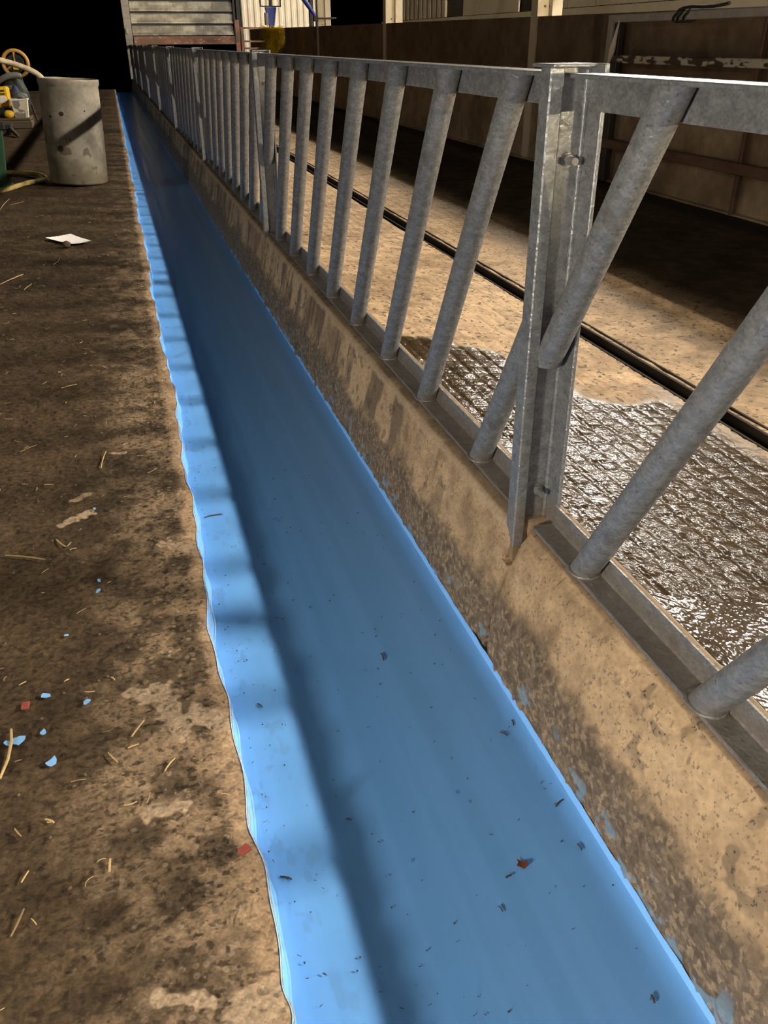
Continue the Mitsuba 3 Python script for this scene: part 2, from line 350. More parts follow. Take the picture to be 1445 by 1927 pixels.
# ------------------------------------------------------------------ kerb sections, bay by bay
BAY, Y0 = 3.66, 1.575
posts = [Y0 + BAY * i for i in range(0, 8)]            # near edge of each post's front bar
bays = [(-2.085, Y0)] + [(posts[i], posts[i] + BAY) for i in range(8)]
def kerb_section(y0, y1, worn):
    n = max(30, int((y1 - y0) / (.014 if y0 < 6 else .05)))
    ys = np.linspace(y0 + .012, y1 - .012, n)
    # distance from the ends rounds the corner next to the posts
    e = np.minimum(ys - ys[0], ys[-1] - ys)
    chew = .016 * np.exp(-e / .02)
    rnd = nfbm(ys, ys * 0, 5, y0)
    w = worn * (.6 + .8 * rnd)
    r = [(.709, -.14), (.712, -.10), (.715, -.05), (.719, -.01), (.722, .03), (.728, .065), (.731, .085), (.742, .098), (.748, .12), (.752, .15), (.757, .18), (.762, .205), (.766, .228), (.769, .245), (.773, .258), (.780, .267), (.792, .2705), (.812, .271), (.86, .271), (.93, .271), (.944, .262), (.95, .24), (.952, .02)]
    rows = []
    for (x, z) in r:
        t = np.clip((z - .12) / .14, 0, 1) * (x < .9)
        nx = .010 * (nfbm(ys, np.full_like(ys, z * 3), 11, 21) - .5) + .006 * (nfbm(ys, np.full_like(ys, z * 3), 42, 22) - .5)
        low = (z < .09) * .010 * (nfbm(ys, np.full_like(ys, z * 3), 60, 23) - .5)
        zz = z - w * t * .03 * np.clip((.83 - x) / .05, 0, 1)
        xx = x + (nx + low) * (x < .80) + chew * (x < .80) + w * .02 * t * (x < .80)
        rows.append(np.stack([xx, ys, zz], -1))
    P = np.stack(rows, 1)
    m = grid_mesh(P)
    caps = []
    for q, flip in ((P[0], False), (P[-1], True)):
        c = len(q); v = np.vstack([q, [[.85, q[0, 1], .0]]])
        f = [[i, i + 1, c] if flip else [i + 1, i, c] for i in range(c - 1)]
        caps.append(trimesh.Trimesh(v, f, process=False))
    return cat(m, *caps)
for i, (a, b) in enumerate(bays):
    put(num('kerb__kerb_section', i), kerb_section(a, b, (1.0, .25, .2)[i] if i < 3 else .2), 'm_kerb', 50)
put('kerb__core', box(.80, .93, -2.0, 30.85, -.2, .2), 'm_kerb')
for i, y in enumerate(posts[:3]):
    v = [(x, yy, z) for (x, z) in ((.716, -.2), (.720, -.03), (.766, .165), (.82, .165), (.82, -.2)) for yy in (y - .016, y + .06)]
    put(num('kerb__joint_filler', i), trimesh.convex.convex_hull(np.array(v)), 'm_kerb')
tag('kerb', 'tan weathered concrete kerb carrying the galvanised feed barrier, its foot edged in blue paint', 'kerb')

# ------------------------------------------------------------------ feed barrier panels
ZR, ZT = .28, 1.228
XB = .838
def angle_iron(pts, ys, jig=.0):
    """Extrudes a closed (x, z) outline along y."""
    from shapely.geometry import Polygon
    m = trimesh.creation.extrude_polygon(Polygon(pts), ys[1] - ys[0])
    m.apply_transform(np.array([[1, 0, 0, 0], [0, 0, 1, ys[0]], [0, 1, 0, 0], [0, 0, 0, 1.0]]))
    m.invert() if m.volume < 0 else None
    return m
def lean_bar(yb, zb, yt, zt, n=28):
    """Pipe leaning along the rail, cut level at both ends."""
    ang = np.arange(n) * 2 * np.pi / n; r = .0300
    k = (yt - yb) / (zt - zb); s = math.sqrt(1 + k * k)
    rows = []
    for z in np.linspace(zb, zt, 6):
        y = yb + k * (z - zb)
        rows.append(np.stack([XB + r * np.cos(ang), y + r * s * np.sin(ang), np.full(n, z)], -1))
    P = np.stack(rows, 0)
    P = np.concatenate([P, P[:, :1]], 1)
    m = grid_mesh(P, True)
    caps = []
    for q, fl in ((P[0], True), (P[-1], False)):
        v = np.vstack([q[:-1], q[:-1].mean(0)[None]]); f = [[(i + 1) % n, i, n] if fl else [i, (i + 1) % n, n] for i in range(n)]
        caps.append(trimesh.Trimesh(v, f, process=False))
    return cat(m, *caps)
BOT = [.812, 1.232, 1.672, 2.110, 2.547, 2.983, 3.420]      # full bars: foot, along the bay
BAYTXT = ['nearest feed barrier panel, cut by the right edge of the picture', 'feed barrier panel between the first and the second post', 'third feed barrier panel, between the second and the third post', 'fourth feed barrier panel, seen at a steep angle',
          'fifth feed barrier panel, seen almost edge on', 'sixth feed barrier panel down the line', 'seventh feed barrier panel down the line', 'eighth feed barrier panel, second from the far end', 'farthest feed barrier panel, next to the end post']
def torus_weld(y, k):
    t = trimesh.creation.torus(.031, .0055, 22, 8)
    s = np.diag([1, math.sqrt(1 + k * k), .8, 1.0])
    t.apply_transform(s)
    v = np.array(t.vertices); v *= (1 + .05 * (nfbm(v[:, 0] * 3, v[:, 1] * 3, 40, y) - .5))[:, None]
    t.vertices = v; t.apply_translation((XB, y, ZR + .002)); return t
for i, (a, b) in enumerate(bays):
    nm = num('feed_barrier', i)
    y0 = a + .052 if i else a
    y1 = b - .036 if i < 8 else b + .02
    base = b - BAY
    th = .007
    put(nm + '__bottom_rail', angle_iron([(.813, ZR - th), (.873, ZR - th), (.873, ZR + .047), (.871, ZR + .049), (.867, ZR + .049), (.866, ZR + .047), (.866, ZR + .004), (.863, ZR), (.815, ZR), (.813, ZR - .002)], (y0, y1)), 'm_galv')
    put(nm + '__top_rail', angle_iron([(.806, ZT), (.872, ZT), (.874, ZT - .002), (.874, ZT - .062), (.872, ZT - .064), (.867, ZT - .064), (.866, ZT - .062), (.866, ZT - .011), (.863, ZT - .008), (.806, ZT - .008), (.804, ZT - .006), (.804, ZT - .002)], (y0, y1)), 'm_galv')
    kb = -.545 / .926
    j = 0
    for q in BOT:
        yb = base + q
        if yb < -1.2: continue
        put(num(nm + '__bar', j), lean_bar(yb, ZR - .001, yb + kb * .94, ZT - .006), 'm_galv', 40)
        if i < 3: put(num(nm + '__bar', j) + '__weld', torus_weld(yb, kb), 'm_galv', True)
        j += 1
    # cut bars that die into the posts
    z0 = .66
    yt = base + 3.34
    put(num(nm + '__bar', j), lean_bar(b + .018 if i < 8 else b - .03, z0, yt, ZT - .006), 'm_galv', 40, 'short pipe welded to the face of the post'); j += 1
    if i:
        yb = base + .352
        put(num(nm + '__bar', j), lean_bar(yb, ZR - .001, a + .075, ZR + (yb - a - .075) / -kb), 'm_galv', 40, 'cut pipe dying into the back of the post')
        if i < 3: put(num(nm + '__bar', j) + '__weld', torus_weld(yb, kb), 'm_galv', True)
    tag(nm, 'galvanised steel %s' % BAYTXT[i], 'feed barrier')

# posts
PT = ['nearest upright post with two bolts, standing in the kerb joint', 'second upright post, a short leaning pipe welded to its lower half', 'third upright post down the line', 'fourth upright post down the line', 'fifth upright post down the line', 'sixth upright post down the line', 'seventh upright post down the line', 'eighth upright post down the line', 'last upright post of the feed barrier at the far end']
def post_mesh(y):
    return [('front_bar', box(.783, .812, y, y + .044, .205, 1.238, .003)),
            ('web', box(.810, .878, y + .026, y + .034, .24, 1.236, .001)),
            ('back_flange', box(.874, .883, y - .036, y + .095, .18, 1.243, .002)),
            ('root_bead', cyl((.872, y + .022, .26), (.872, y + .022, 1.232), .0065, 10))]
for i, y in enumerate(posts):
    nm = num('barrier_post', i)
    for part, m in post_mesh(y):
        put(nm + '__' + part, m, 'm_galv', 40 if part == 'root_bead' else False)
    cap = box(.786, .886, y - .004, y + .09, 1.236, 1.2425, .002)
    put(nm + '__cap_plate', cap, 'm_galv')
    if i < 3: put(nm + '__rusty_foot', box(.784, .811, y + .001, y + .043, .165, .207, .002), 'm_rustfoot', label='rust brown foot of the post')
    for k, z in enumerate((1.075, .345)):
        hexn = trimesh.creation.cylinder(.0115, .009, sections=6)
        sh = trimesh.creation.cylinder(.0075, .030, sections=14); sh.apply_translation((0, 0, .012))
        wsh = trimesh.creation.cylinder(.0145, .003, sections=18); wsh.apply_translation((0, 0, -.006))
        bm = cat(hexn, sh, wsh); bm.apply_transform(trimesh.transformations.rotation_matrix(math.pi / 2, (1, 0, 0))); bm.apply_translation((.846, y + .019, z))
        put(num(nm + '__bolt', k), bm, 'm_bolt', 30)
    tag(nm, 'galvanised steel %s' % PT[i], 'post')

# ------------------------------------------------------------------ pen floor
def pen_z(x):
    return np.where(x < 2.0, .158 - (x - .95) * .10, .063 + np.clip((x - 2.06) * .012, 0, .03))
xa = np.arange(.94, 1.985, .0095); ya = np.arange(-.2, 5.8, .0095)
Xp, Yp = np.meshgrid(xa, ya, indexing='ij')
wob = .10 * (nfbm(Xp, Yp, 2.0, 31) - .5) + .05 * (nfbm(Xp, Yp, 11, 34) - .5)
cell = .072
gx = (Xp + wob * .3) / cell; gy = (Yp + wob * .3) / cell
g = np.minimum(np.abs(gx - np.round(gx)), np.abs(gy - np.round(gy))) * cell
dep = (.0025 + .007 * np.clip(nfbm(Xp, Yp, 7, 35) - .25, 0, .7)) * np.clip(1 - g / .0085, 0, 1)
tilt = .002 * (np.abs(np.sin(np.floor(gx + .5) * 12.9 + np.floor(gy + .5) * 78.2) * 43758.5) % 1 - .5)
zp = pen_z(Xp) - dep + tilt + .003 * (nfbm(Xp, Yp, 14, 32) - .5) + .0014 * (nfbm(Xp, Yp, 48, 33) - .5)
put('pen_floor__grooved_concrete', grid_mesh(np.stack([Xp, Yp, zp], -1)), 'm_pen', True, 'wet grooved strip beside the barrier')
ya2 = np.concatenate([[-6, -3, -.2], np.arange(-.1, 8, .05), stretch(8, 31, .05, 1.02)])
xs1 = np.arange(.94, 1.985, .05)
def sheet(xs, ys, dz=0):
    A, B = np.meshgrid(xs, ys, indexing='ij')
    z = pen_z(A) + .010 * (nfbm(A, B, 9, 36) - .5) + dz
    return grid_mesh(np.stack([A, B, z], -1))
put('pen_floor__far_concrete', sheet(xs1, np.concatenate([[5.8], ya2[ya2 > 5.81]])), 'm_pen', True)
xs2 = np.concatenate([np.arange(2.045, 4.5, .04), [4.55, 5.2]])
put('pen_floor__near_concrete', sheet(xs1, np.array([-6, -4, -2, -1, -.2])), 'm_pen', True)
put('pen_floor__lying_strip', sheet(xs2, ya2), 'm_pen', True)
put('pen_floor__drain_channel', box(1.98, 2.05, -6, 31, .0, .035), 'm_drain')
ch = []
for x0, x1 in ((1.975, 1.986), (2.043, 2.056), (2.083, 2.092)):
    ch.append(box(x0, x1, -6, 31, -.02, .068 if x0 > 2 else .058))
put('pen_floor__drain_edging', cat(*ch), 'm_edging')
tag('pen_floor', 'brown grooved concrete floor of the pen behind the barrier', kind='structure')
put('yard', box(4.7, 30, -20, 60, -.5, -.2), 'm_pen', label='dark ground outside the pen wall', kind='structure')

# muddy water film lying on the grooved strip
from shapely.geometry import Polygon, Point
xw = np.arange(.955, 1.955, .012); yw = np.arange(-.15, 2.35, .012)
A, B = np.meshgrid(xw, yw, indexing='ij')
film = pen_z(A) + .0012 + .002 * (nfbm(A, B, 6, 41) - .5)
fl = B + .9 * np.maximum(A - 1.25, 0) + .9 * (nfbm(A, B, 2.5, 42) - .5)
wm = grid_mesh(np.stack([A, B, film], -1))
fv = fl.ravel()[wm.faces].max(1) < 1.45
wm.update_faces(fv); wm.remove_unreferenced_vertices()
put('puddle', wm, 'm_water', True, 'film of muddy brown water glinting on the grooved floor behind the nearest panel', 'puddle')

# ------------------------------------------------------------------ pen wall, columns, outside building
def wtop(y): return 1.445 + .0062 * y
wedges = [-13, 3.9, 9.6, 15.5, 20.6, 25.4, 30.3]
for i in range(6):
    y0, y1 = wedges[i] + .006, wedges[i + 1] - .006
    v = []
    for x in (4.53, 4.68):
        for y in (y0, y1):
            v += [(x, y, .0), (x, y, wtop(y))]
    m = trimesh.convex.convex_hull(np.array(v))
    put(num('wall_right__panel', i), m, 'm_wall')
put('wall_right__footing', box(4.47, 4.7, -13, 30.3, -.1, .105), 'm_wall')
tag('wall_right', 'low brown concrete panel wall behind the pen', kind='structure')
CT = ['pale steel column rising behind the wall, nearest of the row', 'pale steel column standing left of the slatted boarding', 'pale bolted steel column at the left, beside the dark gap']
for i, y in enumerate((9.6, 15.3, 20.4)):
    nm = num('column', i)
    put(nm + '__flange', box(4.515, 4.53, y - .08, y + .08, .08 if i == 0 else 1.0, 4.0), 'm_column')
    put(nm + '__shaft', box(4.682, 4.80, y - .09, y + .09, -.2, 4.0), 'm_column')
    put(nm + '__web', box(4.53, 4.682, y - .012, y + .002, wtop(y) + .002, 4.0), 'm_column')
    for k in range(2):
        put(num(nm + '__bolt', k), cyl((4.63 + .06 * k, y - .02, 1.60), (4.63 + .06 * k, y - .01, 1.60), .012, 8), 'm_blacksteel')
    tag(nm, CT[i], 'column')

# facade across the yard: boards above a plinth
XF = 7.5
k = 0
for y0, y1, w, gap, dep in ((20.6, 24.6, .20, .13, .05), (16.65, 20.0, .93, .02, .03), (9.0, 16.3, .93, .02, .03)):
    y = y0
    while y + w <= y1 + .01:
        put(num('outbuilding__board', k), box(XF, XF + dep, y, y + w, 1.75, 3.3), 'm_cream'); k += 1
        y += w + gap
put('outbuilding__plinth', box(XF - .03, XF + .2, -6, 25.6, -.3, 1.74, .01), 'm_cream')
put('outbuilding__backing', box(XF + .06, XF + .1, -6, 25.6, 1.74, 3.3), 'm_blacksteel')
put('outbuilding__shadow_rail', box(XF - .12, XF - .02, -6, 9.0, 3.725, 3.775), 'm_blacksteel')  # unseen rail added to cast the thin shadow band on the pen floor
for i, y in enumerate((-5.9, 1.5, 8.95)):
    put(num('outbuilding__rail_post', i), box(XF - .02, XF + .06, y - .04, y + .04, 1.74, 3.93), 'm_blacksteel')
tag('outbuilding', 'cream clad building seen over the top of the pen wall', 'building')

# end of the shed
YE = 31.0
k = 0
x = 4.40
while x < 6.85:
    xs_ = [(x, YE), (x + .03, YE - .03), (x + .10, YE - .03), (x + .13, YE), (x + .2, YE)]
    v = []; f = []
    for (a, b) in xs_: v += [(a, b, 0.9), (a, b, 3.4)]
    for q in range(4): f += [[2*q, 2*q+2, 2*q+3], [2*q, 2*q+3, 2*q+1]]
    sh = trimesh.Trimesh(v, f, process=False); sh2 = sh.copy(); sh2.vertices[:, 1] += .006; sh2.invert()
    put(num('end_cladding__rib_sheet', k), cat(sh, sh2), 'm_cream'); k += 1
    x += .2
put('end_cladding__base', box(4.4, 6.9, YE + .01, YE + .1, -.2, 3.4), 'm_cream')
tag('end_cladding', 'cream ribbed cladding at the far end, lit bright, behind the yellow brush', 'cladding')

for k in range(7):
    z = 1.47 + .325 * k
    pr = [(YE, z), (YE - .05, z + .012), (YE - .05, z + .05), (YE - .025, z + .09), (YE - .025, z + .24), (YE, z + .275)]
    v = []; f = []
    for (b, zz_) in pr: v += [(.98, b, zz_), (4.12, b, zz_)]
    for q in range(len(pr) - 1): f += [[2*q, 2*q+1, 2*q+3], [2*q, 2*q+3, 2*q+2]]
    put(num('sheet_door__slat', k), trimesh.Trimesh(v, f, process=False), 'm_sheet', False)
put('sheet_door__backing', box(.95, 4.2, YE + .005, YE + .05, 1.44, 3.8), 'm_blacksteel')
put('sheet_door__frame', cat(box(4.13, 4.20, YE - .09, YE, 1.30, 3.8), box(4.24, 4.36, YE - .09, YE, 1.28, 3.8)), 'm_blacksteel')
tag('sheet_door', 'grey horizontally ribbed metal sheet door at the far end of the shed', 'door')
put('end_post__shaft', box(.74, .96, YE - .1, YE + .06, .272, 3.9, .01), 'm_gategalv')
put('end_post__hinge', cyl((.80, YE - .12, .98 + .55), (.80, YE - .12, 1.12 + .55), .05, 12), 'm_gategalv')
tag('end_post', 'grey steel door post at the far end of the trough', 'post')

# rusty cross gate at the far end of the pen
YG = 25.0
put('rusty_gate__top_beam', box(.80, 3.42, YG, YG + .08, 1.236, 1.42, .006), 'm_rustpaint')
put('rusty_gate__lower_panel', box(1.1, 3.36, YG + .01, YG + .05, .62, 1.02, .004), 'm_rustpaint')
put('rusty_gate__post', box(3.36, 3.47, YG - .02, YG + .09, -.02, 1.78, .006), 'm_rustpaint')
put('rusty_gate__post_001', box(3.50, 3.55, YG - .02, YG + .06, -.02, 1.60, .004), 'm_rustpaint')
put('rusty_gate__sill', box(.98, 3.6, YG - .05, YG + .1, .02, .10, .008), 'm_cream', label='pale sill')
for k, z in enumerate((1.60, 1.30, 1.14, .8)):
    put(num('rusty_gate__crossbar', k), box(3.5, 4.4, YG + .01, YG + .04, z - .02, z + .02), 'm_rustpaint')
tag('rusty_gate', 'reddish rusty steel gate across the far end of the pen', 'gate')

# yellow rotating cow brush
BX, BY = 3.80, 22.0
core = lathe([(.001, -.26), (.14, -.26), (.16, -.2), (.16, .2), (.14, .26), (.001, .26)], 24)
core.apply_translation((BX, BY, 1.30))
put('cow_brush__core', core, 'm_bristle', True)
v = []; f = []
for i in range(5200):
    a = rng.uniform(0, 2 * np.pi); z = rng.uniform(-.25, .25)
    up_ = max(0, (z - .2) / .05) * .06 * rng.random()
    p0 = np.array([.14 * math.cos(a), .14 * math.sin(a), z]); a2 = a + rng.normal(0, .05)
    R = .30 * rng.uniform(.93, 1.05) * (1 - .12 * max(0, (.1 - z) / .35) ** 2)
    p1 = np.array([R * math.cos(a2), R * math.sin(a2), z + rng.normal(0, .012) + up_])
    t = np.array([-math.sin(a), math.cos(a), 0]) * .010
    n0 = len(v); v += [p0 - t, p0 + t, p1 + t * .8, p1 - t * .8]; f += [[n0, n0 + 1, n0 + 2], [n0, n0 + 2, n0 + 3]]
br = trimesh.Trimesh(v, f, process=False); br.apply_translation((BX, BY, 1.30))
put('cow_brush__bristles', br, 'm_bristle', kind='stuff')
tpr = [(-.125, .52), (.125, .52), (.055, .15), (-.055, .15)]
bk = trimesh.creation.extrude_polygon(Polygon(tpr), .12)
bk.apply_transform(np.array([[1, 0, 0, BX], [0, 0, 1, BY - .06], [0, 1, 0, 1.45 - .0], [0, 0, 0, 1.0]]))
put('cow_brush__bracket', bk, 'm_blue', label='blue tapered bracket')
fr = [box(BX - .24, BX + .24, BY - .03, BY + .03, 1.975, 2.0), box(BX - .24, BX - .215, BY - .03, BY + .03, 2.0, 2.25), box(BX + .215, BX + .24, BY - .03, BY + .03, 2.0, 2.25), box(BX - .03, BX + .03, BY - .03, BY + .03, 2.0, 2.6), box(BX - .24, BX + .24, BY - .03, BY + .03, 2.25, 2.28)]
put('cow_brush__hanger', cat(*fr), 'm_black')
put('cow_brush__motor', cat(cyl((BX - .12, BY - .05, 1.62), (BX - .12, BY - .05, 1.86), .045, 14), cyl((BX - .04, BY - .03, 1.54), (BX - .04, BY - .03, 1.68), .03, 12), cyl((BX + .03, BY - .03, 1.54), (BX + .03, BY - .03, 1.66), .03, 12)), 'm_greyplastic', 40)
arm = sweep(spline([(BX, BY, 2.55), (BX + .3, BY + .02, 2.75), (4.70, BY, 2.8)], 6), .035, 10)
put('cow_brush__arm', arm, 'm_blacksteel', True)
put('cow_brush__arm_post', box(4.69, 4.78, BY - .06, BY + .06, -.2, 2.9), 'm_blacksteel')
tag('cow_brush', 'yellow bristle cow brush hanging from a blue bracket in front of the wall', 'brush')
# blue latch arm on the far column
lt = sweep([(4.50, 20.31, 2.05), (4.30, 20.31, 1.98), (4.42, 20.31, 1.80), (4.50, 20.31, 1.72)][:4], .05, 8)
put('latch_arm__arm', sweep([(4.18, 20.25, 2.1), (4.30, 20.25, 1.95), (4.44, 20.25, 1.76)], [.05, .05, .03], 8), 'm_blue', True)
put('latch_arm__clamp', cat(box(4.40, 4.50, 20.2, 20.3, 1.66, 1.76, .01), cyl((4.45, 20.24, 1.71), (4.9, 20.24, 1.72), .018, 10)), 'm_blacksteel')
put('latch_arm__rod', cyl((4.46, 20.22, 1.5), (4.46, 20.22, 1.7), .02, 10), 'm_blacksteel')
tag('latch_arm', 'blue arm clamped to the far left steel column', 'bracket')

# gate parked against the wall at the right
XG = 4.40
put('parked_gate__top_rail', box(XG, XG + .05, 3.2, 7.75, 1.415, 1.475, .006), 'm_gategalv', label='grey galvanised top rail')
put('parked_gate__stile', box(XG, XG + .05, 7.72, 7.80, .10, 1.475, .006), 'm_gategalv')
put('parked_gate__inner_stile', box(XG + .01, XG + .06, 7.60, 7.70, .10, 1.41, .006), 'm_blacksteel')
put('parked_gate__middle_rail', box(XG, XG + .05, 3.2, 7.72, 1.10, 1.16, .006), 'm_gatepaint', label='rail with flaking pale paint')
put('parked_gate__lower_rail', box(XG, XG + .05, 3.2, 7.72, .395, .475, .006), 'm_gatered', label='dark red lower rail')
for i, y in enumerate((5.72, 3.9)):
    put(num('parked_gate__upright', i), box(XG + .05, XG + .085, y - .02, y + .02, .10, 1.42, .004), 'm_gatered')
gs = trimesh.creation.extrude_polygon(Polygon([(0, -.04), (.02, .12), (.13, .34), (.10, .10)]), .01)
gs.apply_transform(np.array([[0, 0, 1, XG - .012], [-1, 0, 0, 7.72], [0, 1, 0, 1.04 + .05], [0, 0, 0, 1.0]]))
put('parked_gate__gusset', gs, 'm_cream', label='pale worn gusset')
tag('parked_gate', 'grey and dark red steel pen gate parked against the low wall', 'gate')
kn = [sweep(spline([(XG + .025 + .04 * math.cos(a), yy + .03 * math.sin(a * 2), 1.445 + .04 * math.sin(a)) for a in np.linspace(0, 2 * np.pi, 9)], 4), .010, 7) for yy in (6.68, 6.60, 6.74)]
kn.append(sweep(spline([(XG - .01, 6.70, 1.48), (XG, 6.55, 1.50), (XG, 6.35, 1.495), (XG + .01, 6.1, 1.51)], 6), .012, 7))
put('twine', cat(*kn), 'm_black', True, 'black twine knotted round the top rail of the parked gate', 'twine')

# ------------------------------------------------------------------ drum and things on the passage
DX, DY, DR, DH = -.425, 9.88, .285, .965
outer = [(DR - .012, .0), (DR, .012), (DR, .08), (DR + .003, .30), (DR + .002, .6), (DR - .001, .84), (DR - .004, .90), (DR + .006, .915), (DR + .008, .95), (DR + .002, DH), (DR - .012, DH), (DR - .016, .95)]
tilt_m = trimesh.transformations.rotation_matrix(math.radians(3.2), (0, 1, 0))
tilt_m[:3, 3] = (DX, DY, .012)
def dr_(m): m.apply_transform(tilt_m); return m
shell = lathe(outer, 64); vv = np.array(shell.vertices)
vv[:, 2] += np.where(vv[:, 2] > .93, .012 * (nfbm(vv[:, 0], vv[:, 1], 9, 51) - .5), 0)
vv[:, :2] *= (1 + .012 * (nfbm(np.arctan2(vv[:, 1], vv[:, 0]) * .5, vv[:, 2], 3, 52) - .5))[:, None]
shell.vertices = vv
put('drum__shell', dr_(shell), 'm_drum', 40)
put('drum__inside', dr_(lathe([(DR - .016, .952), (DR - .016, .05), (.001, .05)], 48)), 'm_druminside', True)
put('drum__base', dr_(lathe([(.001, .0), (DR - .012, .0)], 48)), 'm_drum')
for k, (a, z, r) in enumerate(((-108, .66, .021), (-133, .63, .012), (-63, .69, .008), (-118, .34, .03))):
    d = trimesh.creation.cylinder(r, .006, sections=16); d.apply_transform(trimesh.transformations.rotation_matrix(math.pi / 2, (0, 1, 0)))
    d.apply_translation((DR + .0015, 0, z)); d.apply_transform(trimesh.transformations.rotation_matrix(math.radians(a), (0, 0, 1)))
    put(num('drum__hole', k), dr_(d), 'm_hole')
tag('drum', 'open dirty pale grey plastic drum standing on the passage beside the trough', 'drum')
hp = spline([(-.60, 9.85, .72), (-.595, 9.80, .93), (-.64, 9.78, 1.02), (-.78, 9.76, 1.09), (-.98, 9.74, 1.15), (-1.25, 9.74, 1.22), (-1.7, 9.8, 1.2), (-2.2, 9.9, .6), (-2.6, 10, .04), (-3.2, 10, .03)], 10)
put('pale_hose', sweep(hp, .026, 12), 'm_palehose', True, 'pale beige hose running out over the rim of the drum', 'hose')
put('yellow_hose', sweep(spline([(-.76, 10.05, .03), (-.85, 10.42, .03), (-1.05, 10.70, .026), (-1.4, 10.9, .026), (-1.9, 10.9, .026)], 10), .025, 10), 'm_yellowhose', True, 'dirty yellow hose on the floor left of the drum, farther from the camera', 'hose')
put('yellow_hose_001', sweep(spline([(-.72, 10.02, .03), (-.84, 9.98, .028), (-1.0, 9.72, .026), (-1.12, 9.45, .026), (-1.5, 9.2, .026)], 10), .024, 10), 'm_yellowhose', True, 'dirty yellow hose on the floor left of the drum, nearer end by the green leg', 'hose')
# green stand
put('green_stand__leg', trimesh.convex.convex_hull(np.vstack([box(-1.225, -1.135, 9.86, 9.95, .012, .05, .004).vertices, box(-1.175, -1.085, 9.86, 9.95, .48, .53, .004).vertices])), 'm_green')
put('green_stand__foot', box(-1.26, -1.09, 9.80, 10.0, .0, .022, .004), 'm_green')
put('green_stand__leg_001', box(-1.95, -1.865, 9.86, 9.95, .01, .53, .006), 'm_green')
put('green_stand__top_beam', box(-1.98, -1.05, 9.85, 9.96, .53, .59, .006), 'm_black', label='black top beam')
tag('green_stand', 'green steel machine stand at the left edge of the picture', 'stand')
put('black_cable', sweep(spline([(-1.9, 9.85, .61), (-1.34, 9.85, .62), (-1.265, 9.84, .72), (-1.25, 9.84, .88), (-1.27, 9.84, .98), (-1.4, 9.84, 1.05), (-1.9, 9.84, 1.0)], 10), .012, 8), 'm_black', True, 'black cable looping down beside the green stand', 'cable')
# timber and what lies on it
put('timber_beam__beam', box(-3.4, -1.34, 16.95, 17.2, .0, .12, .012), 'm_timber')
put('timber_beam__board', box(-3.4, -1.36, 17.0, 17.75, .12, .16, .01), 'm_timber')
put('timber_beam__beam_001', box(-3.4, -1.36, 17.5, 17.72, .0, .12, .012), 'm_timber')
tag('timber_beam', 'brown timber stack lying on the passage behind the drum', 'timber')
ZB = .16
bx, by = -1.50, 17.2
fru = trimesh.convex.convex_hull(np.array([(sx * (.105 + .03 * k), sy * (.10 + .02 * k), .29 * k) for k in (0, 1) for sx in (-1, 1) for sy in (-1, 1)])); fru.apply_translation((bx, by, ZB))
put('bucket__body', fru, 'm_bucket')
put('bucket__rim', cat(box(bx - .145, bx + .145, by - .13, by - .11, ZB + .27, ZB + .295), box(bx - .145, bx + .145, by + .11, by + .13, ZB + .27, ZB + .295), box(bx - .145, bx - .125, by - .11, by + .11, ZB + .27, ZB + .295), box(bx + .125, bx + .145, by - .11, by + .11, ZB + .27, ZB + .295)), 'm_white')
tag('bucket', 'square white paint-smeared bucket on the timber stack', 'bucket')
rg = trimesh.creation.icosphere(3, .5); vv = np.array(rg.vertices); vv *= (1 + .4 * (nfbm(vv[:, 0] + vv[:, 2], vv[:, 1], 5, 61) - .5))[:, None]; rg.vertices = vv * (.20, .16, .10); rg.apply_translation((-1.45, 17.2, ZB + .335))
put('rag', rg, 'm_greyplastic', True, 'crumpled grey rag lying on top of the white bucket', 'rag')
rg2 = trimesh.creation.icosphere(3, .5); vv = np.array(rg2.vertices); vv *= (1 + .3 * (nfbm(vv[:, 0], vv[:, 1] + vv[:, 2], 4, 62) - .5))[:, None]; rg2.vertices = vv * (.17, .14, .13); rg2.apply_translation((-1.70, 17.1, ZB + .06))
put('sponge', rg2, 'm_yellow', True, 'small yellow sponge on the timber, left of the white bucket', 'sponge')
put('toolbox__body', box(-2.03, -1.66, 17.3, 17.62, ZB + .15, ZB + .47, .03), 'm_yellow')
put('toolbox__panel', box(-2.0, -1.71, 17.29, 17.31, ZB + .22, ZB + .33, .008), 'm_white')
put('toolbox__slot', box(-1.94, -1.72, 17.288, 17.31, ZB + .355, ZB + .375, .004), 'm_black')
put('toolbox__slot_001', box(-1.94, -1.72, 17.288, 17.31, ZB + .40, ZB + .425, .004), 'm_black')
put('toolbox__base', box(-2.05, -1.66, 17.28, 17.64, ZB, ZB + .15, .01), 'm_black')
tag('toolbox', 'yellow power tool case with black slots on the timber at the left edge', 'toolbox')
bag = trimesh.creation.icosphere(4, .5); vv = np.array(bag.vertices); vv *= (1 + .25 * (nfbm(vv[:, 0] + vv[:, 1], vv[:, 2], 3, 63) - .5))[:, None]; bag.vertices = vv * (.46, .40, .80); bag.apply_translation((-1.62, 18.1, .41))
put('bag__sack', bag, 'm_bag', True)
put('bag__flap', sweep(spline([(-1.84, 17.95, .70), (-1.74, 17.90, .755), (-1.60, 17.89, .79), (-1.46, 17.92, .77)], 6), [.05] * 19, 8), 'm_greyplastic', True, 'grey folded flap')
put('bag__strap', box(-1.78, -1.60, 17.87, 17.91, .56, .63, .01), 'm_greyplastic')
tag('bag', 'black bag with a grey flap standing behind the white bucket', 'bag')
put('jacket', (lambda s: (s.apply_scale((.16, .2, .48)), s.apply_translation((-1.57, 17.62, .41)), s)[-1])(trimesh.creation.icosphere(3, .5)), 'm_bluecloth', True, 'dark blue cloth bundle between the tool case and the bag', 'cloth')
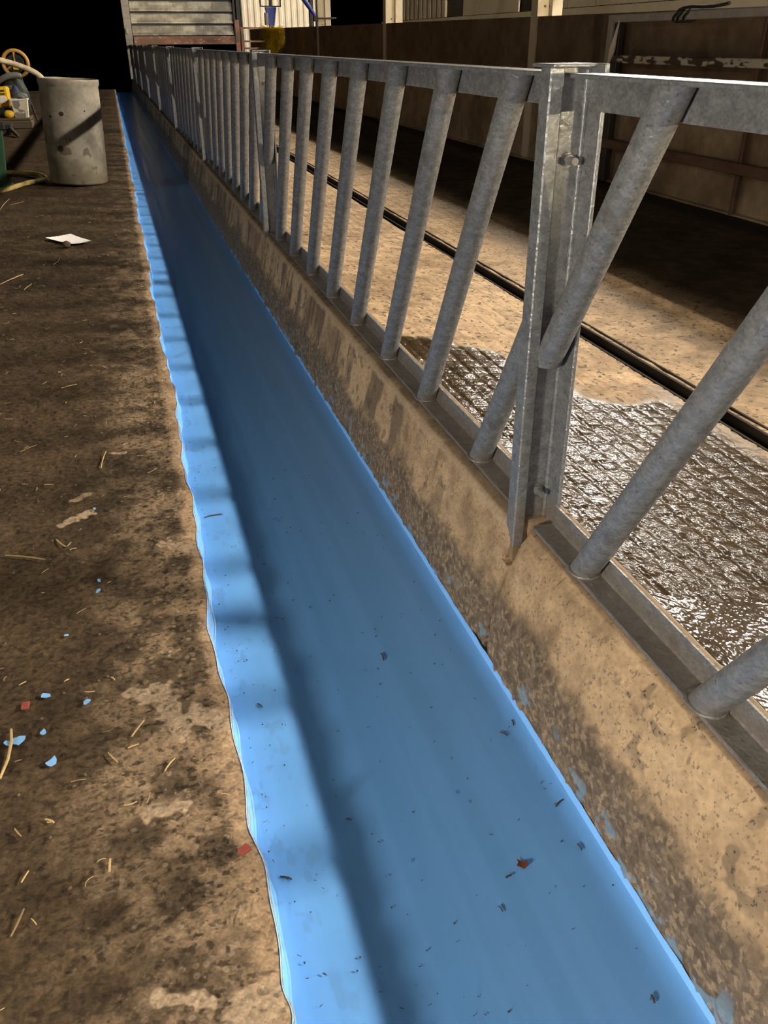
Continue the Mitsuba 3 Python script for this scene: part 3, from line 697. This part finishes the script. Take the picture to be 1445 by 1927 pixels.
# cable reel
RX, RY, RZ = -1.57, 18.7, .96
for k, dy in enumerate((-.09, .09)):
    t = trimesh.creation.torus(.215, .028, 36, 10); t.apply_transform(trimesh.transformations.rotation_matrix(math.pi / 2, (1, 0, 0))); t.apply_translation((RX, RY + dy, RZ))
    put(num('cable_reel__rim', k), t, 'm_orange', True)
    sp = [cyl((RX, RY + dy, RZ), (RX + .21 * math.cos(a), RY + dy, RZ + .21 * math.sin(a)), .014, 8) for a in (math.pi / 2, math.pi * 7 / 6, math.pi * 11 / 6)]
    put(num('cable_reel__spokes', k), cat(*sp), 'm_orange', 40)
put('cable_reel__cable', cyl((RX, RY - .08, RZ), (RX, RY + .08, RZ), .15, 28), 'm_black', 40)
put('cable_reel__hub', box(RX - .05, RX + .05, RY - .13, RY - .1, RZ - .10, RZ - .02, .008), 'm_yellow', label='yellow handle')
put('cable_reel__stand', cat(cyl((RX - .2, RY, 0), (RX, RY, RZ), .018, 8), cyl((RX + .2, RY, 0), (RX, RY, RZ), .018, 8), cyl((RX, RY + .25, 0), (RX, RY, RZ), .018, 8)), 'm_black', 40)
tag('cable_reel', 'orange cable reel on a dark stand, behind the pale hose', 'reel')
put('hand_brush__handle', sweep([(-1.62, 15.9, .10), (-1.53, 15.6, .05), (-1.45, 15.3, .02)], [.035, .03, .022], 10), 'm_timber', True)
put('hand_brush__head', box(-1.75, -1.57, 15.8, 16.2, .07, .14, .015), 'm_black')
put('hand_brush__bristles', box(-1.74, -1.58, 15.82, 16.18, .0, .07, .004), 'm_darkbit')
tag('hand_brush', 'dark hand brush lying in front of the timber stack', 'brush')

# sheet of paper with a clod on it
pc = [pix(85, 449, .01), pix(133, 442, .01), pix(172, 455, .01), pix(137, 461, .01)]
uu = np.linspace(0, 1, 9)
Pp = np.array([[(1-a)*(1-b)*pc[0] + (1-a)*b*pc[1] + a*b*pc[2] + a*(1-b)*pc[3] + np.array([0, 0, .012 * (abs(a-.5)**2 + abs(b-.45)**2) * 1.5]) for b in uu] for a in uu])
pm = grid_mesh(Pp, True); pm2 = pm.copy(); pm2.vertices[:, 2] -= .001; pm2.invert()
put('paper_sheet', cat(pm, pm2), 'm_paper', False, 'white sheet of paper lying on the brown passage', 'paper')
st = trimesh.creation.icosphere(2, .03); vv = np.array(st.vertices); vv *= (1 + .4 * (nfbm(vv[:, 0], vv[:, 1], 60, 66) - .5))[:, None]; st.vertices = vv * (1, 1, .8)
st.apply_translation(pix(125, 460, .022) + np.array([0, 0, .0]))
put('clod', st, 'm_stone', True, 'dark red brown clod weighing down the edge of the white paper', 'clod')

# ------------------------------------------------------------------ straw, chips and specks
def stalk(c, ang, L, w, bend=0.0, tilt=0.0):
    d = np.array([math.cos(ang), math.sin(ang), 0]); nrm = np.array([-d[1], d[0], 0])
    pts = [c + d * L * (t - .5) + nrm * bend * L * (1 - (2 * t - 1) ** 2) + np.array([0, 0, w * .5 + tilt * t]) for t in (0, .35, .7, 1)]
    return sweep(pts, [w * .45, w * .5, w * .5, w * .4], 5)
long_straws = [((10, 1045), (85, 1055), .009), ((0, 1465), (22, 1375), .010), ((248, 1385), (272, 1357), .006), ((20, 1762), (46, 1712), .006), ((206, 1640), (208, 1618), .007), ((0, 535), (44, 517), .009), ((10, 462), (68, 462), .006), ((25, 468), (75, 476), .007),
               ((115, 730), (145, 724), .006), ((277, 890), (296, 882), .005), ((40, 1660), (55, 1640), .005), ((85, 1541), (102, 1550), .006), ((276, 1510), (282, 1492), .004), ((88, 1546), (103, 1548), .004), ((310, 1450), (330, 1428), .005), ((400, 1386), (413, 1387), .006), ((203, 1415), (222, 1436), .004),
               ((106, 1015), (124, 1030), .006), ((125, 1028), (134, 1022), .007), ((190, 880), (200, 850), .005), ((45, 545), (60, 535), .006), ((38, 850), (70, 838), .005), ((0, 395), (18, 375), .008), ((20, 385), (45, 380), .006), ((100, 498), (112, 485), .007)]
STL = {0: 'long dull straw stalk at the left edge, level with the pale scrape', 1: 'thick pale straw stalk at the left edge beside the largest blue paint flake', 2: 'bent pale straw stalk pointing at the blue trough, above the scraped patch', 3: 'straw stalk lying near the bottom left corner', 4: 'upright-looking short straw stalk below the lowest pale scrape but one',
       5: 'long straw stalk at the left edge, below the white paper', 6: 'thin straight stalk left of the white paper, the upper of two', 7: 'stalk left of the white paper, the lower of two', 9: 'short straw stalk beside the trough edge, level with the middle of the nearest post', 15: 'short pale stalk right at the crumbling edge of the trough', 22: 'straw stalk at the left edge in front of the green stand', 24: 'short stalk just above and left of the white paper'}
for i, (a, b, w) in enumerate(long_straws):
    pa, pb = pix(*a, .004), pix(*b, .004)
    c = (pa + pb) / 2; L = np.linalg.norm(pb - pa)
    c = np.array([c[0], c[1], .001])
    put(num('straw_stalk', i), stalk(c, math.atan2(pb[1] - pa[1], pb[0] - pa[0]), L, w * .65, rng.normal(0, .03), .004), 'm_straw' if i % 3 else 'm_strawdull', True, STL.get(i, 'short loose straw stalk on the brown passage'), 'straw', 'straw stalks strewn on the passage')
small = []; small2 = []
for i in range(900):
    y = .25 + 8 * rng.random() ** 1.7
    x = lip_x(y) - .02 - 1.5 * rng.random() ** .8
    if abs(math.atan2(x, y)) > .9: continue
    m = stalk(np.array([x, y, .001]), rng.uniform(0, 6.3), rng.uniform(.008, .030), rng.uniform(.0012, .0028), rng.normal(0, .12), rng.uniform(0, .006))
    (small if i % 2 else small2).append(m)
put('chopped_straw__pale_bits', cat(*small), 'm_straw', kind='stuff')
put('chopped_straw__dull_bits', cat(*small2), 'm_strawdull', kind='stuff')
tag('chopped_straw', 'short bits of chopped straw scattered over the passage', 'straw', kind='stuff')
crumbs = []
for i in range(420):
    y = .25 + 4.5 * rng.random() ** 1.5; x = lip_x(y) - .015 - .9 * rng.random() ** 1.5
    s = trimesh.creation.icosphere(1, rng.uniform(.0012, .004)); s.vertices = s.vertices * (1 + .5 * (rng.random(len(s.vertices))[:, None] - .5)); s.apply_translation((x, y, .0015)); crumbs.append(s)
put('grit', cat(*crumbs), 'm_stone', True, 'loose dark grit and crumbs along the passage edge', 'grit', kind='stuff')
CHL = ['largest light blue paint flake, by the thick straw at the left edge', 'small blue paint flake touching the left of the largest one', 'light blue paint flake lowest of the group', 'blue paint flake farthest right, toward the pale scraped patch', 'small blue paint flake right of the dull red chip', 'blue paint flake just above the lowest one', 'tiny blue paint flake, upper of a close pair', 'tiny blue paint flake, lower of a close pair', 'tiny blue paint flake alone left of the close pair', 'tiny blue paint flake beside the pale scrape, farthest of all']
for i, (px, py, r) in enumerate([(33, 1394, .013), (15, 1399, .008), (97, 1434, .010), (164, 1320, .007), (86, 1308, .008), (82, 1377, .007), (186, 1092, .006), (185, 1112, .006), (126, 1195, .005), (178, 957, .005)]):
    c = pix(px, py, .004); n = 7
    ang = np.arange(n) * 2 * np.pi / n; rr = r * rng.uniform(.55, 1.2, n)
    pl = trimesh.creation.extrude_polygon(Polygon(np.stack([rr * np.cos(ang) * 1.5, rr * np.sin(ang)], 1)), .002)
    pl.apply_transform(trimesh.transformations.rotation_matrix(rng.uniform(0, 3), (0, 0, 1))); pl.apply_translation((c[0], c[1], .003))
    put(num('paint_chip', i), pl, 'm_chip', False, CHL[i], 'paint chip', 'blue paint flakes on the passage')
for i, (px, py, r, lb) in enumerate([(460, 1599, .010, 'small brick red chip at the crumbling edge of the trough'), (48, 1328, .010, 'small dull red chip on the passage among blue paint flakes')]):
    c = pix(px, py, .004)
    b = box(-r, r, -r * .8, r * .8, -.001, .006, .001); b.apply_transform(trimesh.transformations.rotation_matrix(.5 + i, (0, 0, 1))); b.apply_translation((c[0], c[1], .002))
    put(num('brick_chip', i), b, 'm_redchip', False, lb, 'chip')
# in the trough
def trough_pt(px, py): return pix(px, py, ZF + .003)
tw = [((385, 974), (418, 968), .004, 'dark forked twig on the blue trough floor near the passage edge'), ((717, 1230), (721, 1243), .0035, 'short dark twig alone in the middle of the blue trough'), ((952, 1652), (962, 1648), .004, 'dark bit of stalk just below the red leaf'), ((1046, 1518), (1060, 1505), .0035, 'brown stalk near the kerb side of the trough'),
      ((1086, 1588), (1095, 1600), .003, 'thin dark stalk close to the kerb, low in the picture'), ((527, 1650), (549, 1655), .0035, 'reddish stalk on the bright left side of the trough'), ((484, 1324), (494, 1331), .003, 'dark stalk bit on the shaded patch at the left side'), ((940, 1378), (955, 1385), .003, 'dark bent stalk beside the kerb'), ((963, 1355), (966, 1365), .003, 'upright-looking dark stalk beside the kerb'),
      ((938, 1705), (946, 1716), .0025, 'thin dark stalk below the leaf, toward the middle'), ((651, 1541), (661, 1544), .003, 'dark stalk lying in the shadow band'), ((1225, 1873), (1231, 1888), .004, 'dark stalk near the bottom right of the trough')]
for i, (a, b, w, lb) in enumerate(tw):
    pa, pb = trough_pt(*a), trough_pt(*b); c = (pa + pb) / 2; c[2] = ZF + .002
    put(num('twig', i), stalk(c, math.atan2(pb[1] - pa[1], pb[0] - pa[0]), np.linalg.norm(pb - pa), w, .08), 'm_darkbit', True, lb, 'twig')
c = trough_pt(982, 1627)
lf = trimesh.creation.extrude_polygon(Polygon([(-.010, -.004), (-.006, .006), (-.009, .012), (0, .008), (.011, .006), (.012, -.002), (.003, -.009), (-.003, -.005)]), .0012)
lf = lf.subdivide().subdivide(); vv = np.array(lf.vertices); vv[:, 2] += 8 * (vv[:, 0] ** 2) * 3 + .001; lf.vertices = vv
lf.apply_transform(trimesh.transformations.rotation_matrix(-.3, (0, 0, 1))); lf.apply_translation((c[0], c[1], ZF + .001))
put('leaf', lf, 'm_leaf', False, 'small curled dark red leaf lying in the blue trough', 'leaf')
sp = []
for i in range(420):
    y = .42 + 3.2 * rng.random() ** 1.8
    u = rng.random()
    x = lip_x(y) + .03 + (rx(y) - lip_x(y) - .05) * (u ** 2.2 if rng.random() < .6 else u)
    if rng.random() < .45:
        m = stalk(np.array([x, y, ZF + .001 + .006 * max(0, 1 - (x - lip_x(y)) / .6) ** 3]), rng.uniform(0, 6.3), rng.uniform(.003, .009), rng.uniform(.0007, .0014))
    else:
        m = trimesh.creation.icosphere(1, rng.uniform(.0006, .0019)); m.apply_translation((x, y, ZF + .0015 + .006 * max(0, 1 - (x - lip_x(y)) / .6) ** 3))
    sp.append(m)
put('chaff', cat(*sp), 'm_darkbit', True, 'dark specks of chaff scattered over the blue trough', 'chaff', kind='stuff')

LL = ['flood lamp on a mast beyond the outbuilding, %s of the row' % w for w in ('first', 'second', 'third', 'fourth', 'fifth', 'sixth', 'last')] + ['low yard lamp between the pen wall and the outbuilding', 'wide lamp far across the passage', 'work lamp standing on the passage left of the camera', 'added fill lamp above the passage behind the camera']
# lamps last (their builder needs the materials)
for (nm, p, t, w, h, r) in LAMP_SPECS:
    rect_lamp(nm, p, t, w, h, r, LL[LAMP_SPECS.index((nm, p, t, w, h, r))])
